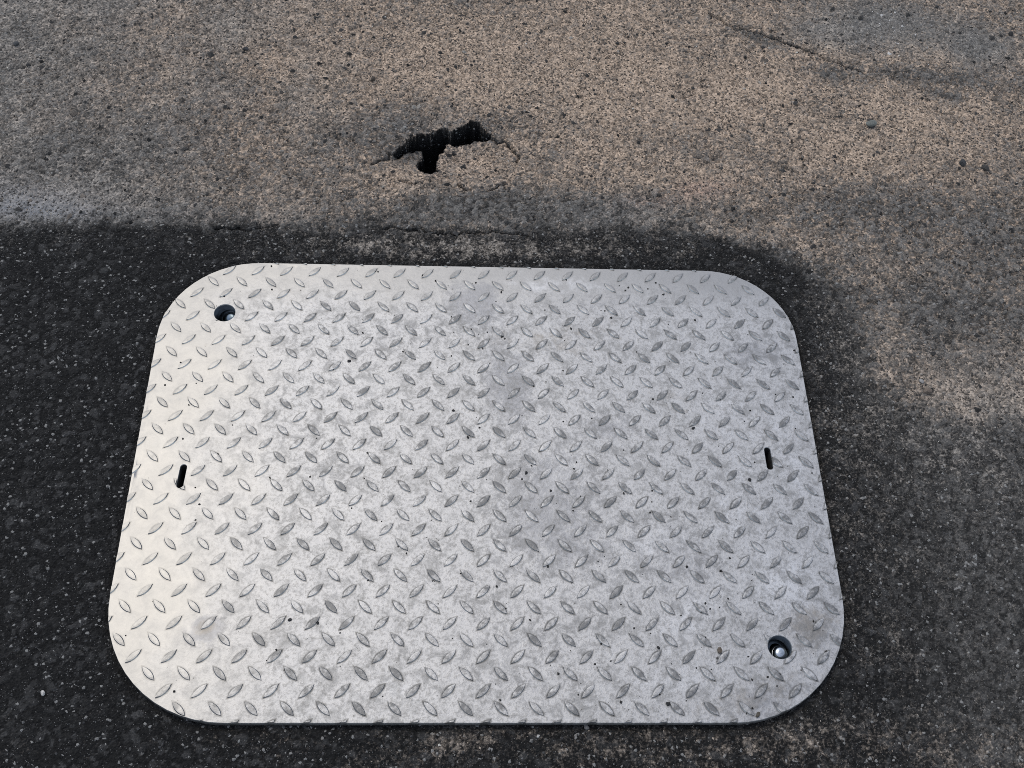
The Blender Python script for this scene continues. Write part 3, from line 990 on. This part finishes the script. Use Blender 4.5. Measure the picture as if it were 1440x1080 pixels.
BLK, BRN, GRY, PAL = (0.022, 0.022, 0.023), (0.10, 0.082, 0.065), (0.10, 0.105, 0.10), (0.42, 0.41, 0.39)
STONES_ON_PLATE = [
    ((0.0439, -0.0063), 0.0021, BLK, 'black stone chip lying alone near the middle of the steel cover'),
    ((0.2596, -0.0117), 0.0023, BLK, 'round black stone chip just left of the right key slot'),
    ((0.2108, 0.0455), 0.0020, BLK, 'black stone chip on the cover up and left of the right key slot'),
    ((-0.0123, 0.0322), 0.0017, BLK, 'small black chip touching a lug, above and left of the central chip'),
    ((-0.1332, 0.1193), 0.0021, BLK, 'black stone chip on the upper left part of the cover between lugs'),
    ((0.2110, -0.1809), 0.0032, BRN, 'brown flake of stone on the cover left of the lower right bolt hole'),
    ((0.1569, -0.1785), 0.0019, BLK, 'dark chip above a slanting lug, well left of the lower right bolt'),
    ((0.2376, -0.2370), 0.0030, (0.07, 0.062, 0.05), 'flat brown chip by the bottom edge of the cover below the bolt'),
    ((0.1607, -0.2279), 0.0023, BLK, 'angular black chip at the bottom edge of the cover beside a lug'),
    ((-0.1668, -0.1541), 0.0020, BLK, 'black chip on the lower left part of the cover right of the grey smear'),
    ((-0.1424, -0.1567), 0.0016, BLK, 'small black chip between two lugs, lower left part of the cover'),
    ((-0.3011, 0.1147), 0.0012, BLK, 'tiny black chip on the clean strip below the upper left bolt'),
]
STONES_ON_ROAD = [
    ((0.5695, 0.4121), 0.0062, (0.035, 0.036, 0.038), 'larger of two black stones side by side on the sand at far right'),
    ((0.5953, 0.4049), 0.0055, (0.045, 0.043, 0.040), 'lower right of two black stones side by side on the sand'),
    ((0.4575, 0.0921), 0.0058, (0.13, 0.105, 0.085), 'brown oblong stone in the dusty ground right of the cover'),
    ((0.4543, 0.1050), 0.0034, (0.26, 0.255, 0.25), 'pale flake of stone just above the brown oblong stone'),
    ((0.4713, 0.4722), 0.0072, (0.13, 0.14, 0.13), 'grey green stone half sunk in sand at upper right'),
    ((0.5330, 0.6478), 0.0016, PAL, 'small white stone among pale flecks in the top right corner'),
    ((-0.5436, 0.5389), 0.0036, BLK, 'black stone near the left end of the dusty road'),
    ((-0.5661, 0.5758), 0.0050, (0.05, 0.052, 0.055), 'dark grey stone nearest the top left corner'),
    ((-0.2322, 0.6033), 0.0040, BLK, 'black stone in tan sand at the top, right of the grey strip'),
    ((-0.2908, 0.5789), 0.0045, (0.035, 0.035, 0.037), 'dark stone left of the black one in the tan sand at top'),
    ((-0.1312, 0.5307), 0.0042, (0.055, 0.045, 0.036), 'brown stone standing up from the sand above the pothole'),
    ((0.1718, 0.6076), 0.0028, BLK, 'lone black pebble in the sand at the top, right of the middle'),
    ((0.6889, 0.6445), 0.0046, BLK, 'black stone by the right border near the top right corner'),
    ((0.1062, -0.2184), 0.0010, PAL, 'pale speck of stone'),
    ((0.0907, -0.2457), 0.0030, (0.16, 0.155, 0.15), 'grey stone at the bottom edge of the cover in the asphalt'),
    ((0.0494, -0.2534), 0.0018, PAL, 'white chip in the asphalt below the bottom edge of the cover'),
    ((-0.3684, -0.2173), 0.0030, PAL, 'long white chip on the black asphalt at lower left'),
]
STONES_ON_ROAD = [s for s in STONES_ON_ROAD if s[3] != 'pale speck of stone']
seed = 100
for (p, rad, c, lab) in STONES_ON_PLATE:
    o = bpy.data.objects.new('loose_stone', stone_mesh(rad, seed, c, 0.45))
    o.location = (p[0], p[1], PLATE_TOP + plate_wave(*p) + rad * 0.36)
    o.rotation_euler = (0, 0, seed * 1.3)
    link(o, label=lab, category='stone', group='stone chips on the cover')
    seed += 1
for (p, rad, c, lab) in STONES_ON_ROAD:
    o = bpy.data.objects.new('loose_stone', stone_mesh(rad, seed, c, 0.55))
    o.location = (p[0], p[1], ground_z(*p) + rad * 0.32)
    o.rotation_euler = (0, 0, seed * 1.3)
    link(o, label=lab, category='stone', group='loose stones on the road')
    seed += 1
